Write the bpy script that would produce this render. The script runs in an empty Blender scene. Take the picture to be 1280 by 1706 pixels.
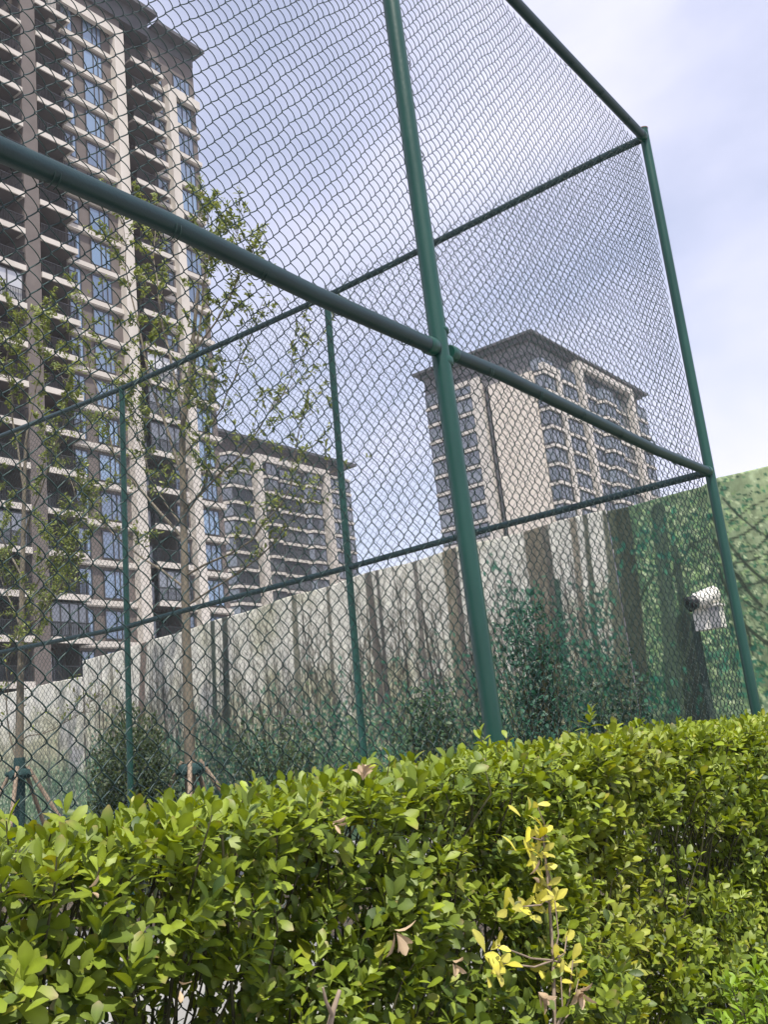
import bpy, math, random
import numpy as np
from mathutils import Matrix, Vector

SC = bpy.context.scene
COL = SC.collection
rng = np.random.default_rng(7)
random.seed(7)
EH = 1.5                                   # eye height

# ------------------------------------------------------------------ camera
F_PX = 1640.0
CF = np.array([0.78468588, 0.57227984, 0.23825164])
CR = np.array([0.60686817, -0.78756787, -0.10699474])
CU = np.array([-0.12640841, -0.2285446, 0.96529181])
cam_data = bpy.data.cameras.new("camera")
cam_data.sensor_fit = 'VERTICAL'
cam_data.sensor_height = 36.0
cam_data.lens = 36.0 * F_PX / 1706.0
cam_data.clip_start = 0.05
cam_data.clip_end = 5000.0
cam = bpy.data.objects.new("camera", cam_data)
COL.objects.link(cam)
m = Matrix.Identity(4)
for i in range(3):
    m[i][0], m[i][1], m[i][2] = CR[i], CU[i], -CF[i]
m[0][3], m[1][3], m[2][3] = 0, 0, EH
cam.matrix_world = m
SC.camera = cam
SC.view_settings.view_transform = 'Standard'
SC.view_settings.look = 'None'
SC.view_settings.exposure = 0.66
SC.view_settings.gamma = 1.0


def ray(x, y):
    return CF * F_PX + CR * (x - 640) - CU * (y - 853)


def on_x(px, py, X):
    """where the sight line through a photo point meets the vertical plane at X"""
    d = ray(px, py)
    p = d * (X / d[0])
    return np.array([p[0], p[1], p[2] + EH])


def on_y(px, py, Y):
    d = ray(px, py)
    p = d * (Y / d[1])
    return np.array([p[0], p[1], p[2] + EH])


# ------------------------------------------------------------------ materials
def new_mat(name):
    mt = bpy.data.materials.new(name)
    mt.use_nodes = True
    nt = mt.node_tree
    for n in list(nt.nodes):
        nt.nodes.remove(n)
    out = nt.nodes.new('ShaderNodeOutputMaterial')
    return mt, nt, out


def noise_mat(name, c1, c2, scale=5.0, rough=0.7, bump=0.0, spec=0.4, detail=6.0, stretch=(1, 1, 1), metallic=0.0,
              rough2=None, bump_scale=None):
    mt, nt, out = new_mat(name)
    p = nt.nodes.new('ShaderNodeBsdfPrincipled')
    tc = nt.nodes.new('ShaderNodeTexCoord')
    mp = nt.nodes.new('ShaderNodeMapping')
    mp.inputs['Scale'].default_value = stretch
    nz = nt.nodes.new('ShaderNodeTexNoise')
    nz.inputs['Scale'].default_value = scale
    nz.inputs['Detail'].default_value = detail
    nz.inputs['Roughness'].default_value = 0.6
    cr = nt.nodes.new('ShaderNodeValToRGB')
    cr.color_ramp.elements[0].position = 0.3
    cr.color_ramp.elements[1].position = 0.7
    cr.color_ramp.elements[0].color = (*c1, 1)
    cr.color_ramp.elements[1].color = (*c2, 1)
    nt.links.new(tc.outputs['Object'], mp.inputs['Vector'])
    nt.links.new(mp.outputs['Vector'], nz.inputs['Vector'])
    nt.links.new(nz.outputs['Fac'], cr.inputs['Fac'])
    nt.links.new(cr.outputs['Color'], p.inputs['Base Color'])
    p.inputs['Roughness'].default_value = rough
    p.inputs['Specular IOR Level'].default_value = spec
    p.inputs['Metallic'].default_value = metallic
    if rough2 is not None:
        mr = nt.nodes.new('ShaderNodeMapRange')
        mr.inputs['To Min'].default_value = rough
        mr.inputs['To Max'].default_value = rough2
        nt.links.new(nz.outputs['Fac'], mr.inputs['Value'])
        nt.links.new(mr.outputs['Result'], p.inputs['Roughness'])
    if bump:
        bz = nt.nodes.new('ShaderNodeTexNoise')
        bz.inputs['Scale'].default_value = bump_scale or scale * 4
        bz.inputs['Detail'].default_value = 4
        nt.links.new(mp.outputs['Vector'], bz.inputs['Vector'])
        bp = nt.nodes.new('ShaderNodeBump')
        bp.inputs['Strength'].default_value = bump
        bp.inputs['Distance'].default_value = 0.02
        nt.links.new(bz.outputs['Fac'], bp.inputs['Height'])
        nt.links.new(bp.outputs['Normal'], p.inputs['Normal'])
    nt.links.new(p.outputs['BSDF'], out.inputs['Surface'])
    return mt


def leaf_mat(name, rough=0.45, transl=0.3):
    """leaf colour from the vertex attribute, part of the light passes through"""
    mt, nt, out = new_mat(name)
    at = nt.nodes.new('ShaderNodeAttribute')
    at.attribute_name = 'leaf_colour'
    p = nt.nodes.new('ShaderNodeBsdfPrincipled')
    p.inputs['Roughness'].default_value = rough
    p.inputs['Specular IOR Level'].default_value = 0.45
    tr = nt.nodes.new('ShaderNodeBsdfTranslucent')
    hs = nt.nodes.new('ShaderNodeHueSaturation')
    hs.inputs['Hue'].default_value = 0.485
    hs.inputs['Saturation'].default_value = 1.1
    hs.inputs['Value'].default_value = 1.5
    mx = nt.nodes.new('ShaderNodeMixShader')
    mx.inputs['Fac'].default_value = transl
    nt.links.new(at.outputs['Color'], p.inputs['Base Color'])
    nt.links.new(at.outputs['Color'], hs.inputs['Color'])
    nt.links.new(hs.outputs['Color'], tr.inputs['Color'])
    nt.links.new(p.outputs['BSDF'], mx.inputs[1])
    nt.links.new(tr.outputs['BSDF'], mx.inputs[2])
    nt.links.new(mx.outputs['Shader'], out.inputs['Surface'])
    return mt


def glass_mat(name, c, c2, rough=0.08):
    """dark window glass seen from outside in daylight: a tint that differs from pane to pane, mirror-like"""
    mt, nt, out = new_mat(name)
    p = nt.nodes.new('ShaderNodeBsdfPrincipled')
    oi = nt.nodes.new('ShaderNodeObjectInfo')
    cr = nt.nodes.new('ShaderNodeValToRGB')
    cr.color_ramp.elements[0].color = (*c, 1)
    cr.color_ramp.elements[1].color = (*c2, 1)
    nt.links.new(oi.outputs['Random'], cr.inputs['Fac'])
    nt.links.new(cr.outputs['Color'], p.inputs['Base Color'])
    p.inputs['Roughness'].default_value = rough
    p.inputs['Specular IOR Level'].default_value = 1.0
    p.inputs['IOR'].default_value = 1.9
    nt.links.new(p.outputs['BSDF'], out.inputs['Surface'])
    return mt


M = {}
M['paint'] = noise_mat('green_paint', (0.004, 0.040, 0.030), (0.008, 0.062, 0.046), 7, 0.22, 0.08, 0.5, rough2=0.45, stretch=(1, 1, .25),
                       bump_scale=160)
M['wire'] = noise_mat('green_plastic_coating', (0.011, 0.030, 0.028), (0.018, 0.047, 0.042), 3, 0.42, 0, 0.4)
M['rail_shade_paint'] = noise_mat('shaded_rail_paint', (0.005, 0.024, 0.028), (0.008, 0.034, 0.038), 9, 0.32, 0.08, 0.5, rough2=0.5,
                            bump_scale=160)  # same green paint, with the shade on the rail undersides put into the colour
M['rust'] = noise_mat('rusty_cap', (0.09, 0.05, 0.035), (0.16, 0.1, 0.075), 40, 0.7, 0.2)
M['brown'] = noise_mat('brown_stone', (0.105, 0.088, 0.081), (0.14, 0.118, 0.108), 0.8, 0.75, 0.1)
M['grey_brick'] = noise_mat('grey_cladding', (0.13, 0.125, 0.13), (0.17, 0.163, 0.168), 0.7, 0.75)
M['dark_brown'] = noise_mat('dark_brown_stone', (0.06, 0.05, 0.048), (0.09, 0.075, 0.07), 0.9, 0.8)
M['cream'] = noise_mat('cream_stone', (0.45, 0.415, 0.375), (0.54, 0.50, 0.455), 0.6, 0.75, 0.1, stretch=(1, 1, 0.35))
M['gable'] = noise_mat('beige_render', (0.53, 0.475, 0.41), (0.59, 0.535, 0.47), 0.25, 0.8, stretch=(1, 1, 0.3))
M['roof'] = noise_mat('dark_roof', (0.055, 0.055, 0.06), (0.085, 0.085, 0.09), 0.5, 0.6)
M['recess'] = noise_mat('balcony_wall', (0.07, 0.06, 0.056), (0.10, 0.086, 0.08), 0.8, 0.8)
M['rail'] = noise_mat('dark_railing', (0.02, 0.02, 0.022), (0.03, 0.03, 0.033), 2, 0.5)
M['frame'] = noise_mat('window_frame', (0.035, 0.035, 0.038), (0.05, 0.05, 0.054), 2, 0.5)
M['glass'] = glass_mat('window_glass', (0.05, 0.09, 0.16), (0.15, 0.25, 0.38), 0.06)
M['glass_dark'] = glass_mat('dark_glass', (0.018, 0.024, 0.03), (0.11, 0.125, 0.14), 0.1)
M['curtain'] = glass_mat('curtained_glass', (0.35, 0.35, 0.36), (0.5, 0.5, 0.5), 0.3)
M['hedge_leaf'] = leaf_mat('hedge_leaf', 0.5, 0.24)
M['tree_leaf'] = leaf_mat('tree_leaf', 0.5, 0.35)
M['dry_leaf'] = leaf_mat('dry_leaf', 0.7, 0.2)
M['stem'] = noise_mat('hedge_stem', (0.035, 0.032, 0.015), (0.075, 0.075, 0.03), 30, 0.7)
M['dry_stem'] = noise_mat('dry_stem', (0.20, 0.15, 0.11), (0.32, 0.25, 0.19), 40, 0.8)
M['bark'] = noise_mat('bark', (0.10, 0.085, 0.062), (0.19, 0.165, 0.125), 14, 0.85, 0.5, stretch=(1, 1, 0.3))
M['stake'] = noise_mat('wooden_stake', (0.17, 0.125, 0.09), (0.30, 0.235, 0.175), 8, 0.8, 0.3, stretch=(1, 1, 0.2))
M['wrap'] = noise_mat('green_wrap', (0.010, 0.034, 0.036), (0.018, 0.058, 0.058), 25, 0.8, 0.4)
M['white_metal'] = noise_mat('white_housing', (0.62, 0.60, 0.55), (0.74, 0.72, 0.67), 12, 0.45)
M['black'] = noise_mat('black_plastic', (0.012, 0.012, 0.014), (0.02, 0.02, 0.022), 5, 0.4)
M['pole'] = noise_mat('dark_pole', (0.02, 0.035, 0.03), (0.035, 0.055, 0.045), 10, 0.55)
M['pipe'] = noise_mat('grey_pipe', (0.22, 0.22, 0.23), (0.34, 0.34, 0.35), 15, 0.5, metallic=0.3)
M['ground'] = noise_mat('concrete_ground', (0.20, 0.20, 0.19), (0.29, 0.285, 0.27), 0.9, 0.85, 0.2)
M['soil'] = noise_mat('soil', (0.05, 0.038, 0.028), (0.11, 0.085, 0.06), 9, 0.95, 0.6)


def print_mat(name):
    mt, nt, out = new_mat(name)
    at = nt.nodes.new('ShaderNodeAttribute')
    at.attribute_name = 'print_colour'
    tc = nt.nodes.new('ShaderNodeTexCoord')
    nz = nt.nodes.new('ShaderNodeTexNoise')
    nz.inputs['Scale'].default_value = 14
    nz.inputs['Detail'].default_value = 8
    nz.inputs['Roughness'].default_value = 0.75
    mp = nt.nodes.new('ShaderNodeMapping')
    mp.inputs['Scale'].default_value = (1, 1, 0.55)
    mr = nt.nodes.new('ShaderNodeMapRange')
    mr.inputs['From Min'].default_value = 0.3
    mr.inputs['From Max'].default_value = 0.7
    mr.inputs['To Min'].default_value = 0.72
    mr.inputs['To Max'].default_value = 1.22
    mul = nt.nodes.new('ShaderNodeVectorMath')
    mul.operation = 'SCALE'
    p = nt.nodes.new('ShaderNodeBsdfPrincipled')
    p.inputs['Roughness'].default_value = 0.65
    p.inputs['Specular IOR Level'].default_value = 0.25
    nt.links.new(tc.outputs['Object'], mp.inputs['Vector'])
    nt.links.new(mp.outputs['Vector'], nz.inputs['Vector'])
    nt.links.new(nz.outputs['Fac'], mr.inputs['Value'])
    nt.links.new(at.outputs['Color'], mul.inputs[0])
    nt.links.new(mr.outputs['Result'], mul.inputs['Scale'])
    nt.links.new(mul.outputs['Vector'], p.inputs['Base Color'])
    nt.links.new(p.outputs['BSDF'], out.inputs['Surface'])
    return mt


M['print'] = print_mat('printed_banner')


# ------------------------------------------------------------------ object helpers
def tag(o, label=None, cat=None, group=None, kind=None):
    if label:
        o['label'] = label
    if cat:
        o['category'] = cat
    if group:
        o['group'] = group
    if kind:
        o['kind'] = kind
    return o


def empty(name, loc, label, cat, group=None):
    o = bpy.data.objects.new(name, None)
    o.empty_display_size = 0.2
    COL.objects.link(o)
    o.location = loc
    return tag(o, label, cat, group)


def link_mesh(name, me, mats, parent=None):
    for mt in (mats if isinstance(mats, (list, tuple)) else [mats]):
        me.materials.append(mt)
    o = bpy.data.objects.new(name, me)
    COL.objects.link(o)
    if parent is not None:
        o.parent = parent
        base = Vector((0, 0, 0))
        q = parent
        while q is not None:
            base += Vector(q.location)
            q = q.parent
        o.location = -base                   # mesh data is in world coordinates
    return o


def np_mesh(name, V, Q, smooth=False, colours=None, attr='leaf_colour'):
    me = bpy.data.meshes.new(name)
    V = np.ascontiguousarray(V, dtype=np.float32)
    Q = np.ascontiguousarray(Q, dtype=np.int32)
    k = Q.shape[1]
    me.vertices.add(len(V))
    me.vertices.foreach_set('co', V.ravel())
    me.loops.add(Q.size)
    me.loops.foreach_set('vertex_index', Q.ravel())
    me.polygons.add(len(Q))
    me.polygons.foreach_set('loop_start', np.arange(0, Q.size, k, dtype=np.int32))
    if smooth:
        me.polygons.foreach_set('use_smooth', np.ones(len(Q), dtype=bool))
    me.update(calc_edges=True)
    if colours is not None:
        a = me.color_attributes.new(attr, 'FLOAT_COLOR', 'POINT')
        c = np.ones((len(V), 4), np.float32)
        c[:, :3] = colours
        a.data.foreach_set('color', c.ravel())
    return me


class MB:
    """collects boxes, prisms and tubes for ONE mesh"""
    def __init__(self):
        self.v, self.f, self.mi, self.sm = [], [], [], []

    def add(self, vs, fs, mi=0, sm=False):
        b = len(self.v)
        self.v += [tuple(float(c) for c in p) for p in vs]
        for f in fs:
            self.f.append([b + i for i in f])
            self.mi.append(mi)
            self.sm.append(sm)

    def box(self, x0, x1, y0, y1, z0, z1, mi=0):
        vs = [(x, y, z) for z in (z0, z1) for x, y in ((x0, y0), (x1, y0), (x1, y1), (x0, y1))]
        self.add(vs, [(3, 2, 1, 0), (4, 5, 6, 7), (0, 1, 5, 4), (1, 2, 6, 5), (2, 3, 7, 6), (3, 0, 4, 7)], mi)

    def prism(self, pts, z0, z1, mi=0):
        n = len(pts)
        vs = [(x, y, z0) for x, y in pts] + [(x, y, z1) for x, y in pts]
        fs = [tuple(reversed(range(n))), tuple(range(n, 2 * n))]
        for i in range(n):
            j = (i + 1) % n
            fs.append((i, j, n + j, n + i))
        self.add(vs, fs, mi)

    def tube(self, pts, r, n=8, mi=0, cap=True):
        pts = [np.array(p, float) for p in pts]
        rs = r if isinstance(r, (list, tuple, np.ndarray)) else [r] * len(pts)
        vs, fs = [], []
        ref = None
        for i, p in enumerate(pts):
            t = pts[min(i + 1, len(pts) - 1)] - pts[max(i - 1, 0)]
            t = t / (np.linalg.norm(t) + 1e-9)
            if ref is None:
                ref = np.array([1, 0, 0.]) if abs(t[0]) < 0.8 else np.array([0, 0, 1.])
            a = ref - t * (ref @ t)
            a = a / np.linalg.norm(a)
            ref = a
            b = np.cross(t, a)
            for k in range(n):
                w = 2 * math.pi * k / n
                vs.append(p + rs[i] * (a * math.cos(w) + b * math.sin(w)))
        for i in range(len(pts) - 1):
            for k in range(n):
                l = (k + 1) % n
                fs.append((i * n + k, i * n + l, (i + 1) * n + l, (i + 1) * n + k))
        self.add(vs, fs, mi, True)
        if cap:
            e = (len(pts) - 1) * n
            self.add(vs[:n], [tuple(reversed(range(n)))], mi)
            self.add(vs[e:], [tuple(range(n))], mi)

    def mesh(self, name):
        me = bpy.data.meshes.new(name)
        me.from_pydata(self.v, [], self.f)
        me.polygons.foreach_set('material_index', self.mi)
        me.polygons.foreach_set('use_smooth', self.sm)
        me.update()
        return me

    def build(self, name, mats, parent=None):
        return link_mesh(name, self.mesh(name), mats, parent)


# value noise for shapes and print colours
class VN:
    def __init__(self, seed):
        self.t = np.random.default_rng(seed).random((256, 256))

    def __call__(self, x, y):
        x, y = np.asarray(x, float), np.asarray(y, float)
        xi, yi = np.floor(x).astype(int), np.floor(y).astype(int)
        fx, fy = x - xi, y - yi
        fx, fy = fx * fx * (3 - 2 * fx), fy * fy * (3 - 2 * fy)
        T = self.t
        g = lambda a, b: T[a % 256, b % 256]
        return (g(xi, yi) * (1 - fx) * (1 - fy) + g(xi + 1, yi) * fx * (1 - fy)
                + g(xi, yi + 1) * (1 - fx) * fy + g(xi + 1, yi + 1) * fx * fy)

    def fbm(self, x, y, o=4):
        s, a, tot = 0, 1.0, 0
        for k in range(o):
            s = s + a * self(x * 2 ** k + 17 * k, y * 2 ** k + 31 * k)
            tot += a
            a *= 0.5
        return s / tot


# ------------------------------------------------------------------ leaves
ST_U = np.array([0.0, 0.22, 0.52, 0.80, 1.0])


def leaf_mesh(name, P, D, N, L, wid, col, shape='obovate', cup=0.2, droop=0.25):
    """P base points, D leaf directions, N upper side normals, L lengths, wid width/length, col linear colours"""
    n = len(P)
    twist = rng.normal(0, .35, n)
    hw = np.array([0.10, 0.55, 0.98, 0.86, 0.16]) if shape == 'obovate' else np.array([0.08, 0.75, 1.0, 0.60, 0.04])
    D = D / np.linalg.norm(D, axis=1, keepdims=True)
    S = np.cross(D, N)
    S /= np.linalg.norm(S, axis=1, keepdims=True) + 1e-9
    N = np.cross(S, D)
    wid = np.broadcast_to(wid, (n,))
    dr = droop * (0.4 + rng.random(n) * 1.2)
    cp = cup * (0.3 + rng.random(n) * 1.4)
    V = np.zeros((n, 5, 3, 3))
    for i, u in enumerate(ST_U):
        w = 0.5 * hw[i] * wid * L
        c = P + D * (L * u)[:, None] - N * (dr * L * u * u)[:, None]
        V[:, i, 1] = c
        tw = (twist * u)[:, None]
        S2, N2 = S * np.cos(tw) + N * np.sin(tw), N * np.cos(tw) - S * np.sin(tw)
        wl, wr = w * (.85 + .3 * rng.random(n)), w * (.85 + .3 * rng.random(n))
        V[:, i, 0] = c - S2 * wl[:, None] + N2 * (cp * w)[:, None]
        V[:, i, 2] = c + S2 * wr[:, None] + N2 * (cp * w)[:, None]
    b = (np.arange(n) * 15)[:, None]
    q = []
    for i in range(4):
        for j in range(2):
            q.append([i * 3 + j, i * 3 + j + 1, i * 3 + j + 4, i * 3 + j + 3])
    q = np.array(q)
    Q = (b[:, :, None] + q[None]).reshape(-1, 4)
    C = np.repeat(col, 15, axis=0)
    tipb = (rng.random(n) < .10)
    tk = np.zeros((n, 5, 3))
    tk[tipb, 4] = .75
    tk[tipb, 3] = .25
    tk = tk.reshape(-1, 1)
    C = C * (1 - tk) + np.array([.20, .14, .06]) * tk
    C = C * (.90 + .2 * rng.random((len(C), 1)))
    # paler midrib, as the leaves have
    mid = np.tile(np.array([0, 1, 0] * 5, float), n)[:, None]
    C = C * (1 + 0.22 * mid)
    return np_mesh(name, V.reshape(-1, 3), Q, True, C)


def rand_unit(n):
    v = rng.normal(size=(n, 3))
    return v / np.linalg.norm(v, axis=1, keepdims=True)


def rosettes(tips, axes, nleaf, length, theta, spread=0.05):
    """leaves whorled round shoot tips -> P, D, N, L, shoot index"""
    idx = np.repeat(np.arange(len(tips)), nleaf)
    n = len(idx)
    ax = axes[idx]
    order = np.concatenate([np.arange(k) for k in nleaf])
    frac = order / np.maximum(nleaf[idx] - 1, 1)          # 0 lowest .. 1 top
    ref = rand_unit(len(tips))[idx]
    a = np.cross(ax, ref)
    a /= np.linalg.norm(a, axis=1, keepdims=True)
    b = np.cross(ax, a)
    phi = order * 2.4 + rng.normal(0, .25, n)
    rad = a * np.cos(phi)[:, None] + b * np.sin(phi)[:, None]
    th = theta[0] + (theta[1] - theta[0]) * frac + rng.normal(0, .2, n)
    D = ax * np.cos(th)[:, None] + rad * np.sin(th)[:, None]
    N = ax * np.sin(th)[:, None] - rad * np.cos(th)[:, None] + rng.normal(0, .15, (n, 3))
    P = tips[idx] - ax * ((1 - frac) * spread)[:, None] + rad * 0.002
    L = length[idx] * (0.75 + 0.4 * rng.random(n)) * (1.0 - 0.25 * frac)
    return P, D, N, L, idx


# ------------------------------------------------------------------ sky and sun
SUN_EL, SUN_DIR = math.radians(63), np.array([-0.62, -0.78])
SUN_DIR = SUN_DIR / np.linalg.norm(SUN_DIR)
w = bpy.data.worlds.new("World")
SC.world = w
w.use_nodes = True
nt = w.node_tree
for n in list(nt.nodes):
    nt.nodes.remove(n)
out = nt.nodes.new('ShaderNodeOutputWorld')
bg = nt.nodes.new('ShaderNodeBackground')
bg.inputs['Strength'].default_value = 0.115
sky = nt.nodes.new('ShaderNodeTexSky')
sky.sky_type = 'NISHITA'
sky.sun_disc = False
sky.sun_elevation = SUN_EL
sky.sun_rotation = math.atan2(SUN_DIR[0], SUN_DIR[1])
sky.air_density = 1.0
sky.dust_density = 1.2
sky.ozone_density = 1.5
tc = nt.nodes.new('ShaderNodeTexCoord')
mp = nt.nodes.new('ShaderNodeMapping')
mp.inputs['Location'].default_value = (0.35, 0.1, 0.2)
mp.inputs['Scale'].default_value = (1.0, 1.0, 1.6)
nz = nt.nodes.new('ShaderNodeTexNoise')
nz.inputs['Scale'].default_value = 1.7
nz.inputs['Detail'].default_value = 7
nz.inputs['Roughness'].default_value = 0.5
nz.inputs['Distortion'].default_value = 0.4
cr = nt.nodes.new('ShaderNodeValToRGB')
cr.color_ramp.elements[0].position = 0.38
cr.color_ramp.elements[0].color = (0.40, 0.40, 0.40, 1)
cr.color_ramp.elements[1].position = 0.64
cr.color_ramp.elements[1].color = (1, 1, 1, 1)
mx = nt.nodes.new('ShaderNodeMixRGB')
mx.inputs['Color2'].default_value = (5.6, 5.6, 6.9, 1)
nt.links.new(tc.outputs['Generated'], mp.inputs['Vector'])
nt.links.new(mp.outputs['Vector'], nz.inputs['Vector'])
nt.links.new(nz.outputs['Fac'], cr.inputs['Fac'])
nt.links.new(cr.outputs['Color'], mx.inputs['Fac'])
nt.links.new(sky.outputs['Color'], mx.inputs['Color1'])
nt.links.new(mx.outputs['Color'], bg.inputs['Color'])
nt.links.new(bg.outputs['Background'], out.inputs['Surface'])

sd = bpy.data.lights.new("sun", 'SUN')
sd.energy = 4.2
sd.angle = math.radians(0.5)
sd.color = (1.0, 0.94, 0.84)
sun = bpy.data.objects.new("sun", sd)
COL.objects.link(sun)
to_sun = Vector((SUN_DIR[0] * math.cos(SUN_EL), SUN_DIR[1] * math.cos(SUN_EL), math.sin(SUN_EL)))
sun.rotation_euler = to_sun.to_track_quat('Z', 'Y').to_euler()
sun.location = (-5, -5, 20)

# ------------------------------------------------------------------ ground
g = MB()
g.add([(-3000, -3000, 0), (3000, -3000, 0), (3000, 3000, 0), (-3000, 3000, 0)], [(0, 1, 2, 3)])
tag(g.build('ground', M['ground']), kind='structure')
g = MB()
g.add([(-4, 1.02, 0.004), (9, 1.02, 0.004), (9, 1.80, 0.004), (-4, 1.80, 0.004)], [(0, 1, 2, 3)])
g.add([(7.0, 1.0, 0.004), (10.6, 1.0, 0.004), (10.6, 30, 0.004), (7.0, 30, 0.004)], [(0, 1, 2, 3)])
tag(g.build('soil_bed', M['soil']), kind='structure')

# ------------------------------------------------------------------ chain link fences
FX, FY = 6.077, 1.872                      # corner of the cage
Z_MID, Z_TOP = 3.0, 5.40
wob = VN(3)


def chain_link(name, s0, s1, z0, z1, along, plane, parent, sides, seed):
    """woven diamond mesh: every wire is a flattened spiral hooked into its neighbours"""
    a, h, per = 0.0338, 0.0680, 12
    nk = int((s1 - s0) / a)
    npd = int((z1 - z0) / h)
    npt = npd * per + 1
    ph = np.arange(npt) / per * 2 * np.pi
    k = np.arange(nk)[:, None]
    phi = ph[None] + np.pi * (k % 2)
    tri = np.arcsin(0.985 * np.sin(phi)) / np.arcsin(0.985)
    s = s0 + k * a + a / 2 + (a / 2 + 0.0016) * tri
    z = z0 + ph[None] / (2 * np.pi) * h + 0 * s
    o = 0.0060 * np.cos(phi)
    vn = VN(seed)
    # slack: the mesh sags and bellies a little between the rails
    s = s + 0.030 * (vn.fbm(s * 1.3, z * 1.1, 3) - .5) + 0.016 * (vn(s * 5 + 50, z * 5) - .5) + 0.007 * (vn(s * 14 + 5, z * 14 + 9) - .5)
    z = z + 0.030 * (vn.fbm(s * 1.2 + 90, z * 1.2, 3) - .5) + 0.016 * (vn(s * 6, z * 6 + 30) - .5) + 0.007 * (vn(s * 15 + 35, z * 15) - .5)
    o = o + 0.045 * (vn.fbm(s * .9 + 40, z * .9 + 70, 2) - .5)
    P = np.zeros((nk, npt, 3))
    if along == 'x':
        P[..., 0], P[..., 1], P[..., 2] = s, plane + o, z
    else:
        P[..., 0], P[..., 1], P[..., 2] = plane + o, s, z
    T = np.gradient(P, axis=1)
    T /= np.linalg.norm(T, axis=2, keepdims=True)
    nv = np.array([0, 1., 0]) if along == 'x' else np.array([1., 0, 0])
    A = nv - T * (T @ nv)[..., None]
    A /= np.linalg.norm(A, axis=2, keepdims=True)
    B = np.cross(T, A)
    r = 0.0019
    V = np.zeros((nk, npt, sides, 3), np.float32)
    for i in range(sides):
        w_ = 2 * np.pi * i / sides
        V[:, :, i] = P + r * (A * np.cos(w_) + B * np.sin(w_))
    base = (np.arange(nk) * npt * sides)[:, None, None]
    ii = np.arange(npt - 1)[None, :, None] * sides
    jj = np.arange(sides)[None, None, :]
    j2 = (jj + 1) % sides
    q = np.stack([base + ii + jj, base + ii + j2, base + ii + sides + j2, base + ii + sides + jj], -1)
    me = np_mesh(name, V.reshape(-1, 3), q.reshape(-1, 4), True)
    return link_mesh(name, me, M['wire'], parent)


def post(name, x0, y0, x1, y1, ztop, r, parent, cap_mat=None):
    mb = MB()
    mb.tube([(x0, y0, 0), (x0 * .5 + x1 * .5, y0 * .5 + y1 * .5, ztop / 2), (x1, y1, ztop)], r, 24)
    o = mb.build(name, M['paint'], parent)
    cb = MB()
    cb.tube([(x1, y1, ztop), (x1, y1, ztop + .006), (x1, y1, ztop + .016)], [r * 1.08, r * 1.08, r * .6], 20)
    cb.build('post_cap', M[cap_mat or 'paint'], o)
    bp = MB()
    bp.tube([(x0, y0, .002), (x0, y0, .012)], r * 2.2, 20)
    bp.build('base_plate', M['paint'], o)
    return o


def collar(name, p, axis, r, parent, ln=0.06):
    mb = MB()
    p, axis = np.array(p, float), np.array(axis, float)
    mb.tube([p - axis * ln / 2, p - axis * (ln / 2 - .006), p + axis * (ln / 2 - .006), p + axis * ln / 2],
            [r * .98, r * 1.1, r * 1.1, r * .98], 24)
    return mb.build(name, M['paint'], parent)


near = empty('chain_link_fence', (3.08, FY, 0),
             'tall dark green chain link fence right behind the hedge, with the thick near post', 'fence')
post('post', 3.105, FY, 3.008, FY, Z_TOP + .02, .0355, near)
post('post', FX, FY, FX, FY, Z_TOP + .07, .031, near, 'rust')
post('post', 0.08, FY, 0.06, FY, Z_TOP + .02, .0355, near)
mb = MB()
mb.tube([(0.08, FY, 2.985), (1.0, FY, 2.992), (1.7, FY, 3.004), (2.3, FY, 2.988), (3.02, FY, 2.994)], .0305, 24)
mb.build('rail', M['rail_shade_paint'], near)
mb = MB()
mb.tube([(3.12, FY, 3.0), (3.5, FY, 3.012), (4.2, FY, 3.0), (5.2, FY, 2.982), (FX - .02, FY, 2.998)], .0285, 24)
mb.build('rail', M['rail_shade_paint'], near)
mb = MB()
mb.tube([(0.08, FY, Z_TOP), (1.5, FY, Z_TOP - .015), (3.0, FY, Z_TOP - .005), (4.4, FY, Z_TOP - .012), (FX - .03, FY, Z_TOP)],
        .0305, 24)
mb.build('rail', M['rail_shade_paint'], near)
for px_, r_ in ((3.062, .0365), ):
    collar('clamp', (px_, FY, 3.075), (0, 0, 1), r_, near, .02)
    collar('clamp', (px_ + .002, FY, 2.945), (0, 0, 1), r_, near, .035)
    collar('clamp', (2.985, FY, 2.993), (1, 0, 0), .032, near, .05)
    collar('clamp', (3.135, FY, 3.001), (1, 0, 0), .030, near, .045)
collar('clamp', (FX - .05, FY, Z_TOP), (1, 0, 0), .032, near, .05)
collar('clamp', (FX - .05, FY, 2.998), (1, 0, 0), .030, near, .05)
chain_link('wire_mesh', 0.09, FX - .02, 0.06, Z_TOP + .02, 'x', FY + .042, near, 4, 11)

# wire ties that hold the mesh to rails and posts
def ties(spots, parent):
    first = None
    for (p, axis, rad) in spots:
        axis = np.array(axis, float)
        if first is None:
            t_ = np.linspace(0, 1, 22)
            b_ = MB()
            b_.tube([((x_ - .5) * .026, .034 * math.cos(10.0 * x_ + 1.2) + .006, .034 * math.sin(10.0 * x_ + 1.2)) for x_ in t_], .0017, 5)
            o = b_.build('wire_tie', M['wire'], None)
            o.parent = parent
            first = o
        else:
            o = first.copy()
            COL.objects.link(o)
            o.parent = parent
        if axis[2]:
            o.rotation_euler = (0, math.pi / 2, 0) if axis[1] == 0 else (0, 0, 0)
        elif axis[1]:
            o.rotation_euler = (0, 0, math.pi / 2)
        o.location = Vector(p) - parent.location


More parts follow.
